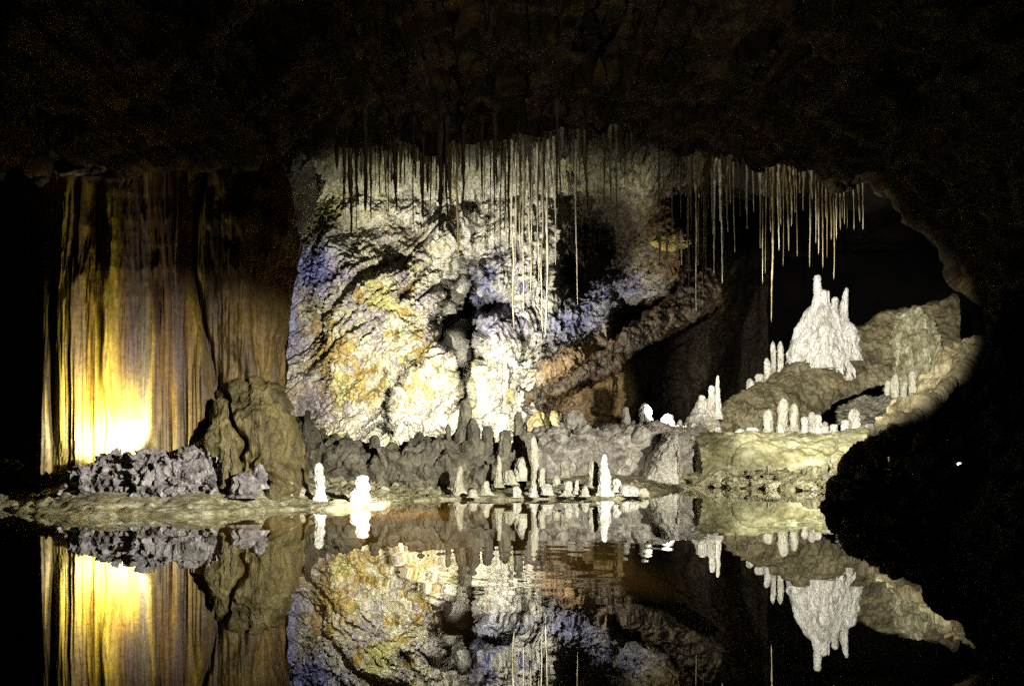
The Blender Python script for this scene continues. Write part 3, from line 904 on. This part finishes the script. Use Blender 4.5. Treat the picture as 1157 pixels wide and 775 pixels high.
child('mound', 792, 490, 450, 56, 17.0, 'cone', 'white', o, lump=.5, amp=.3, nu=110, nv=90)
child('spire', 811, 470, 424, 10, 16.9, 'cone', 'white', o)
child('spire', 804, 462, 435, 8, 16.85, 'stub', 'white', o)
child('spire', 792, 466, 446, 8, 16.8, 'stub', 'white', o)

G5 = 'stalagmites along the slab edge'
for (px, ba, to, w, d, pr, ln, lb) in (
    (848, 444, 427, 9, 19.3, 'knob', (0, 0), 'lowest white knob on the slab edge below the castle'),
    (858, 438, 422, 10, 19.4, 'stub', (0, 0), 'square white stub, second up the slab edge'),
    (867, 434, 404, 9, 19.5, 'finger', (0, 0), 'lumpy white finger left of the twin thin fingers'),
    (874, 428, 385, 7, 19.7, 'finger', (0, 0), 'left one of the twin thin white fingers'),
    (882, 425, 385, 8, 19.6, 'finger', (0, 0), 'right one of the twin thin white fingers'),
    (894, 416, 382, 9, 19.7, 'finger', (.16, 0), 'leaning white finger at the left foot of the castle'),
):
    mite(px, ba, to, w, d, pr, 'white', lb, G5, lean=ln)
mite(959, 428, 407, 8, 18.8, 'cone', 'white', 'small white cone alone on the face of the slab')

# castle
cb = P(931, 412, 19.6)
castle = empty('flowstone_castle', tuple(cb), 'bright white castle-like flowstone dome with spires on the slab', 'flowstone')
PROF['dome'] = [(0, 1.12), (.10, 1.02), (.25, .94), (.42, .84), (.58, .70), (.72, .55), (.84, .40), (.94, .22), (1, .04)]
_sd[0] += 7
lathe_obj('dome', np.zeros(3), 74 / F * 19.6, 37 / F * 19.6, PROF['dome'], M['castle'], 901, parent=castle, amp=.26, lump=.20, nu=300, nv=190, flutes=.30, sink=.25, loc=(0, 0, 0))
child('spire', 924, 352, 310, 11, 19.5, 'stack', 'castle', castle, lump=.4)
child('spire', 931, 352, 327, 8, 19.45, 'stub', 'castle', castle, lump=.4)
child('spire', 952, 366, 325, 15, 19.6, 'cone', 'castle', castle, lump=.35, lean=(.08, 0))
child('spire', 944, 356, 335, 8, 19.4, 'stub', 'castle', castle)
child('spire', 936, 345, 328, 3, 19.5, 'finger', 'castle', castle)
child('shoulder', 955, 405, 362, 34, 19.3, 'dome', 'castle', castle, flutes=.18, nu=120, nv=90)
child('shoulder', 909, 418, 368, 30, 19.2, 'dome', 'castle', castle, flutes=.18, nu=120, nv=90)
child('shoulder', 930, 412, 356, 34, 19.0, 'dome', 'castle', castle, flutes=.2, nu=120, nv=90)

G6 = 'stalagmites at the back of the bench'
for (px, ba, to, w, d, pr, mt, lb) in (
    (868, 491, 462, 12, 16.9, 'finger', 'grey', 'left fluted column against the slab foot'),
    (884, 492, 449, 14, 16.8, 'finger', 'grey', 'tallest fluted column against the slab foot'),
    (897, 490, 455, 12, 16.9, 'finger', 'grey', 'right fluted column against the slab foot'),
    (882, 493, 478, 14, 16.4, 'cone', 'white', 'white cone before the tallest fluted column'),
    (909, 491, 470, 8, 16.6, 'stub', 'white', 'white post left of the pair behind the bench'),
    (917, 490, 465, 10, 16.8, 'finger', 'white', 'taller white post of the row behind the bench'),
    (924, 490, 468, 9, 16.8, 'stub', 'white', 'white post right of the taller post behind the bench'),
    (932, 491, 476, 10, 16.7, 'knob', 'white', 'small white knob ending the row behind the bench'),
    (943, 492, 479, 10, 16.4, 'stub', 'white', 'short white stub in the shadow below the slab'),
    (955, 492, 474, 10, 16.3, 'stub', 'white', 'white stub touching the grey knobbly boulder'),
    (966, 493, 461, 14, 16.3, 'finger', 'white', 'white drip column before the grey knobbly boulder'),
    (850, 491, 482, 14, 16.6, 'knob', 'white', 'flat white lump left of the fluted columns'),
    (836, 491, 484, 10, 16.5, 'knob', 'white', 'tiny white lump right of the lumpy cone'),
    (984, 490, 478, 16, 16.0, 'knob', 'crust', 'grey lump right of the white drip column'),
    (1003, 456, 429, 9, 17.2, 'finger', 'grey', 'first of four grey columns under the cream drapery'),
    (1012, 460, 422, 10, 17.1, 'finger', 'grey', 'second of four grey columns under the cream drapery'),
    (1021, 456, 428, 9, 17.2, 'finger', 'grey', 'third of four grey columns under the cream drapery'),
    (1031, 458, 418, 11, 17.1, 'finger', 'grey', 'fourth of four grey columns under the cream drapery'),
):
    mite(px, ba, to, w, d, pr, mt, lb, G6)

# boulders and rubble at the bench foot
mite(948, 533, 509, 20, 12.6, 'knob', 'mud', 'pale boulder beside the dark hollow at the right of the bench', None, cat='boulder', name='boulder', lump=.3)
mite(962, 533, 511, 18, 13.0, 'knob', 'dark', 'dark lump standing in for the shaded hole beside the pale boulder', None, cat='boulder', name='boulder', lump=.3)  # dark lump takes the place of a shaded hole
mite(872, 534, 521, 11, 12.8, 'knob', 'mud', 'small upright stone alone before the smooth bench', None, cat='stone', name='stone')
gx = np.linspace(1.5, 4.8, 300)
gy = np.linspace(0, 1, 110)
X, T_ = np.meshgrid(gx, gy, indexing='ij')
yfront = lambda x: np.interp(x, [1.5, 2.2, 3.2, 3.9, 4.8], [13.1, 12.6, 11.7, 10.4, 9.2])
Y = yfront(X) + fbm(np.stack([X * 2, X * 0, X * 0], -1), 4, 260) * .3 + T_ * 2.6
Pt = np.stack([X, Y, X * 0], -1)
Z = -.05 + .09 * sst(0, .25, T_) + .12 * sst(.3, 1, T_) + fbm(Pt * 4, 5, 263) * .05
kind(grid_obj('shore', np.stack([X, Y, Z], -1), M['mud']))
th = np.linspace(0, 2 * np.pi, 15)[:-1]
ph = np.linspace(-np.pi / 2, np.pi / 2, 9)
T, PH_ = np.meshgrid(th, ph, indexing='ij')
S = np.stack([np.cos(T) * np.cos(PH_), np.sin(T) * np.cos(PH_), np.sin(PH_)], -1)
vs, fs = [], []
for i in range(620):
    x = random.uniform(1.6, 4.6)
    q = random.random() ** .8
    y = float(yfront(x)) + .12 + q * 2.1
    z = .03 + .12 * q
    sz = min(.17, .022 + random.expovariate(1 / .030))
    sc = np.array([random.uniform(.7, 1.5), random.uniform(.7, 1.3), random.uniform(.5, 1.0)]) * sz
    rr = 1 + fbm(S * 1.3 + i * 2.3, 3, 264) * .45
    Vq = np.sign(S) * np.abs(S) ** .8 * rr[..., None] * sc + np.array([x, y, z])
    o0 = len(vs) * Vq.shape[0] * Vq.shape[1]
    n_, m_ = Vq.shape[:2]
    vs.append(Vq.reshape(-1, 3))
    for a in range(n_):
        for b in range(m_ - 1):
            a2 = (a + 1) % n_
            fs.append((o0 + a * m_ + b, o0 + a2 * m_ + b, o0 + a2 * m_ + b + 1, o0 + a * m_ + b + 1))
me = bpy.data.meshes.new('rubble')
me.from_pydata(np.concatenate(vs).tolist(), [], fs)
me.validate()
kind(link_mesh('rubble', me, M['mud']), 'stuff')['label'] = 'broken stones strewn along the foot of the bench'

# ------------------------------------------------------------------ hanging rocks
o = blob('hanging_rock', 333, 228, 13.5, 24, 46, M['white'], 270, ry=.3, amp=.25, lump=.22, f=1.6, hang=.75, nu=130, nv=100)
tag(o, 'pale hanging rock flake beside the upper edge of the pillar', 'hanging rock')
o = blob('ochre_ledge', 757, 273, 15.8, 20, 9, M['ochre'], 275, ry=.25, amp=.3, lump=.25, f=1.6)
tag(o, 'small yellow crusted ledge beneath hanging stalactites', 'rock ledge')

# ------------------------------------------------------------------ stalactites
ORD = ['first', 'second', 'third', 'fourth', 'fifth', 'sixth', 'seventh', 'eighth', 'ninth', 'tenth', 'eleventh', 'twelfth', 'thirteenth', 'fourteenth',
       'fifteenth', 'sixteenth', 'seventeenth', 'eighteenth', 'nineteenth', 'twentieth']
ORD += ['twenty-' + k for k in ORD[:9]] + ['thirtieth'] + ['thirty-' + k for k in ORD[:9]] + ['fortieth'] + ['forty-' + k for k in ORD[:9]] + ['fiftieth'] + ['fifty-' + k for k in ORD[:9]]


def tite(px, top, tip, w, d, mat, seed):
    top = top - (14 if mat != 'tite_dark' else 0)
    a = P(px, top, d)
    hgt = (tip - top) / F * d
    r = w * .5 / F * d
    nu, nv = 9, max(14, int((tip - top) / 4))
    t = np.linspace(0, 1, nv)
    T = np.linspace(0, 2 * np.pi, nu + 1)[:-1]
    TT_, HH = np.meshgrid(T, t, indexing='ij')
    rr = r * (1.3 * np.exp(-HH * hgt * 5) + .5 * np.exp(-HH * 3) + .85 - .5 * HH) * (1 + .42 * vnoise(np.stack([HH * hgt * 9 + seed, TT_ * .6, TT_ * 0 + seed], -1), seed)
                                                          + .30 * vnoise(np.stack([HH * hgt * 28 + seed, TT_, TT_ * 0], -1), seed + 2))
    rr *= sst(1.0, .96, HH) * .9 + .1
    dx = vnoise(np.stack([HH * hgt * 1.7 + seed, HH * 0, HH * 0], -1), seed + 5) * r * .8 + HH * hgt * (((seed * 37) % 100) / 100 - .5) * .03
    V = np.stack([np.cos(TT_) * rr + dx, np.sin(TT_) * rr, -HH * hgt], -1) + a
    return grid_obj('stalactite', V, M[mat], wrap=True, cap_lo=True, cap_hi=True, loc=tuple(a), flip=True)


def curtain(items, adj, place, group):
    items = sorted(items, key=lambda k: k[0])
    for i, (px, top, tip, w, d, mat) in enumerate(items):
        o = tite(px, top, tip, w, d, mat, 1000 + int(px * 13) + i)
        L_ = tip - top
        size = 'short' if L_ < 45 else ('long' if L_ > 95 else 'slender')
        tag(o, '%s %s stalactite, %s from the left %s' % (size, adj[mat], ORD[i], place), 'stalactite', group)


ADJ = {'tite': 'pale', 'tite_brown': 'brown', 'tite_dark': 'dark'}
# right curtain before the black hollow
R_ = [(786, 186, 351, 3.6), (795, 188, 333, 3.4), (799, 190, 320, 3), (790, 186, 300, 3), (809, 190, 309, 3.2), (816, 192, 320, 3.4), (822, 192, 262, 2.6), (829, 194, 285, 3), (836, 194, 245, 2.6),
      (844, 194, 259, 3), (851, 195, 240, 2.6), (858, 196, 281, 3.2), (862, 196, 321, 2.8), (866, 197, 309, 3.2), (874, 196, 364, 3.8), (879, 198, 283, 3.4), (886, 200, 301, 3.2), (890, 200, 284, 2.6),
      (895, 200, 256, 2.8), (901, 202, 290, 2.8), (908, 203, 238, 2.4), (917, 204, 302, 3), (922, 205, 275, 2.8), (925, 206, 288, 2.4), (930, 207, 303, 2.8), (935, 208, 275, 2.8), (939, 209, 271, 3),
      (942, 208, 316, 3), (946, 210, 271, 3), (950, 211, 260, 2.6), (954, 211, 254, 2.4), (964, 213, 260, 2.4), (971, 215, 251, 2.2), (976, 216, 260, 2.2), (805, 188, 265, 2.6), (812, 188, 250, 2.6), (870, 196, 262, 2.4),
      (883, 198, 255, 2.4)]
curtain([(x, t, b, w * random.choice((.5, .65, .8, 1.1)), 13.2 + random.uniform(0, 1.3), 'tite' if random.random() < .62 else 'tite_brown') for (x, t, b, w) in R_],
        ADJ, 'in the curtain above the black hollow', 'stalactites of the right curtain')
# group over the yellow ledge
curtain([(x, t, b, w, 13.0 + random.uniform(0, 1.2), mt) for (x, t, b, w, mt) in (
    (744, 160, 232, 2.4, 'tite_brown'), (750, 160, 226, 2.6, 'tite'), (758, 162, 264, 3, 'tite'), (764, 163, 215, 2.4, 'tite_brown'), (769, 165, 248, 2.4, 'tite_brown'), (774, 166, 222, 2.6, 'tite'),
    (779, 168, 330, 3.2, 'tite'), (782, 170, 262, 2.6, 'tite_brown'))], ADJ, 'in the bunch over the small yellow ledge', 'stalactites over the yellow ledge')
curtain([(x, t, b, w, 14.4, mt) for (x, t, b, w, mt) in ((745, 276, 302, 2, 'tite'), (754, 276, 296, 2, 'tite'), (766, 276, 318, 2, 'tite_brown'), (770, 272, 300, 1.8, 'tite'))],
        ADJ, 'under the small yellow ledge', 'stalactites under the yellow ledge')
# separate bunch in front of the dark pocket
curtain([(x, t, b, w, 12.6 + random.uniform(0, .6), mt) for (x, t, b, w, mt) in (
    (682, 142, 238, 3, 'tite_brown'), (689, 142, 246, 3.6, 'tite'), (695, 144, 265, 3, 'tite'), (701, 144, 196, 2.6, 'tite_brown'), (707, 146, 212, 2.4, 'tite_brown'), (714, 146, 192, 2.6, 'tite_brown'))],
        ADJ, 'in the bunch before the dark pocket', 'stalactites before the dark pocket')
# middle curtain
mid = []
for (x, b, w, mt) in ((577, 372, 3, 'tite'), (584, 300, 3, 'tite'), (592, 352, 3.2, 'tite'), (599, 330, 3.4, 'tite'), (606, 318, 2.8, 'tite'), (612, 376, 3, 'tite'), (619, 379, 3.4, 'tite'), (650, 345, 2.4, 'tite'),
                      (570, 282, 3, 'tite'), (588, 282, 2.6, 'tite'), (626, 300, 2.6, 'tite'), (603, 280, 2.4, 'tite')):
    mid.append((x, 138, b, w * 1.15, 15.3 + random.uniform(0, .9), mt))
x = 486.0
while x < 660:
    mid.append((x, 132 + random.uniform(0, 10), 186 + min(105, random.expovariate(1 / 40)) - max(0, x - 600) * .4, random.choice((1.4, 1.8, 2.2, 3, 4, 5.5)), random.uniform(12.4, 15.4), random.choice(['tite', 'tite', 'tite_brown'])))
    x += min(13, .9 + random.expovariate(1 / 3.4))
curtain(mid, ADJ, 'in the dense middle curtain', 'stalactites of the middle curtain')
# left curtain
lf = []
x = 382.0
while x < 486:
    lf.append((x, 146 + random.uniform(0, 8), 184 + min(85, random.expovariate(1 / 32)), random.choice((1.4, 1.8, 2.4, 3.2, 4.4, 6)), random.uniform(12.2, 15.0), random.choice(['tite', 'tite_brown', 'tite_brown'])))
    x += min(13, .9 + random.expovariate(1 / 3.6))
curtain(lf, ADJ, 'in the brown curtain next to the pillar', 'stalactites of the left curtain')
# fine fringes of short drips
fr_ = []
for i in range(46):
    x = random.uniform(742, 966)
    top = float(np.interp(x, [742, 780, 860, 966], [158, 178, 194, 212]))
    fr_.append((x, top, top + 16 + min(70, random.expovariate(1 / 22)), random.choice((1.0, 1.3, 1.8, 2.6)), random.uniform(13.0, 14.8), random.choice(('tite', 'tite_brown', 'tite_brown'))))
curtain(fr_, ADJ, 'in the fine fringe among the right curtain', 'fine fringe of the right curtain')
fr_ = []
for i in range(40):
    x = random.uniform(400, 668)
    top = float(np.interp(x, [400, 520, 600, 668], [158, 150, 138, 150]))
    fr_.append((x, top, top + 22 + min(80, random.expovariate(1 / 26)), random.choice((1.2, 1.8, 2.6, 4.5)), random.uniform(12.6, 14.6), random.choice(('tite', 'tite_brown', 'tite_brown'))))
curtain(fr_, ADJ, 'in the fine fringe of the middle ceiling', 'fine fringe of the middle ceiling')
# near, unlit ones
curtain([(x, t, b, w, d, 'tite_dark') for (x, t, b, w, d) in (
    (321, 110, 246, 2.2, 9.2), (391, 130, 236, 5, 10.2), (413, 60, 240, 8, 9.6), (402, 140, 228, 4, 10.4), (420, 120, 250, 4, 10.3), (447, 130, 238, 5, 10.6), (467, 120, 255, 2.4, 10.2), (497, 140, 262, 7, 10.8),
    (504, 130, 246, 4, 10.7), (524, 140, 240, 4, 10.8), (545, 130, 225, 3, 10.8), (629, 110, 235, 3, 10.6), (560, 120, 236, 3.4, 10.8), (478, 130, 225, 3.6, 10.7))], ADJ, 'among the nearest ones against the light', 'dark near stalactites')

# ------------------------------------------------------------------ small lamp on the black rock
from mathutils.bvhtree import BVHTree
bpy.context.view_layer.update()
tree_ = BVHTree.FromPolygons([fgrock.matrix_world @ v.co for v in fgrock.data.vertices], [tuple(p.vertices) for p in fgrock.data.polygons])
dr = Vector(P(1083, 524, 1) - np.array([0, 0, H])).normalized()
hit = tree_.ray_cast(Vector((0, 0, H)), dr)[0]
lp = np.array(hit if hit else P(1083, 524, 6.0)) + np.array([0, .02, 0])
lamp = empty('wall_lamp', tuple(lp), 'tiny glowing white lamp low on the black right-hand rock', 'lamp')
t = np.linspace(0, 2 * np.pi, 25)[:-1]
prof = [(.0, .014), (.03, .016), (.034, .014), (.034, .012)]
V = np.stack([np.stack([np.cos(t) * r * 1.3, 0 * t - y, np.sin(t) * r], -1) for (y, r) in prof], 1)
grid_obj('housing', V, M['metal'], wrap=True, cap_lo=True, parent=lamp)
prof = [(.028, .0115), (.034, .011), (.038, .007), (.039, .002)]
V = np.stack([np.stack([np.cos(t) * r * 1.3, 0 * t - y, np.sin(t) * r * .75], -1) for (y, r) in prof], 1)
grid_obj('lens', V, M['glow'], wrap=True, cap_hi=True, parent=lamp)


# ------------------------------------------------------------------ light
def spot(loc, target, power, cone, size=.06, col=(1, .95, .86), blend=.6):
    d = bpy.data.lights.new('cave_or_fill_spot', 'SPOT')  # inferred cave lamps and added fill spots share this name
    d.energy = power
    d.color = col
    d.spot_size = math.radians(cone)
    d.spot_blend = blend
    d.shadow_soft_size = size
    o = bpy.data.objects.new('cave_or_fill_spot', d)
    COL.objects.link(o)
    o.location = loc
    o.rotation_euler = (Vector(target) - Vector(loc)).to_track_quat('-Z', 'Y').to_euler()
    return o


spot(P(402, 508, 12.8), P(500, 395, 17.5), 3900, 84, blend=.7)               # behind the ridge, up the rear wall
spot(P(560, 500, 14.2), P(620, 335, 18.5), 1200, 95, blend=.7)                # at the wall foot
spot(P(735, 468, 13.9), P(905, 380, 19), 450, 70, col=(1, .97, .9))           # on the shelf, towards castle and slab
spot(P(760, 478, 14.0), P(880, 265, 14.5), 600, 64, col=(1, .96, .88))        # same place, up to the curtain
spot(P(125, 503, 8.36), P(127, 450, 8.9), 160, 132, col=(1, .94, .78), size=.04)   # behind the crust heap, up the pillar
CL = P(1030, 425, 9.2)
spot(CL, P(810, 525, 13.5), 1000, 44, col=(1, .95, .84), size=.03)             # behind the black rock: bench
PL = np.array([2.0, 3.8, 1.3])                                                # assumed stand out of view, placed for light from the front
spot(PL, P(275, 580, 8.2), 4200, 38, col=(1, .95, .86), size=.04, blend=1.0)  # left bank
spot(PL, P(590, 550, 10.3), 5200, 34, col=(1, .95, .86), size=.04, blend=.6)  # middle bank
spot(PL, P(500, 582, 7.5), 22000, 13, col=(1, .95, .86), size=.04, blend=1.0)  # spot added to brighten the amber shallows
spot((1.2, 3.8, 1.6), P(940, 422, 19), 18000, 22, col=(1, .96, .88), size=.04, blend=.6)  # unseen spot added to brighten castle and slab
spot(PL, P(640, 140, 10.5), 230, 54, col=(1, .93, .8), size=.05, blend=1.0)  # weak spot added to bring out the ceiling lip
# ------------------------------------------------------------------ world, camera
w = bpy.data.worlds.new('World')
SC.world = w
w.use_nodes = True
w.node_tree.nodes['Background'].inputs[0].default_value = (.02, .02, .025, 1)
w.node_tree.nodes['Background'].inputs[1].default_value = .02
cam = bpy.data.cameras.new('camera')
co = bpy.data.objects.new('camera', cam)
COL.objects.link(co)
co.location = (0, 0, H)
co.rotation_euler = (math.pi / 2, 0, 0)
cam.sensor_width = 36
cam.lens = 36 * F / W0
cam.shift_y = (HY - H0 / 2) / W0
cam.clip_end = 200
SC.camera = co
SC.view_settings.view_transform = 'Standard'
SC.view_settings.look = 'None'
SC.view_settings.exposure = 0
SC.view_settings.gamma = 1
SC.cycles.use_denoising = False
SC.cycles.caustics_reflective = False
SC.cycles.caustics_refractive = False
SC.cycles.max_bounces = 6
SC.cycles.transparent_max_bounces = 8
SC.cycles.sample_clamp_indirect = 8
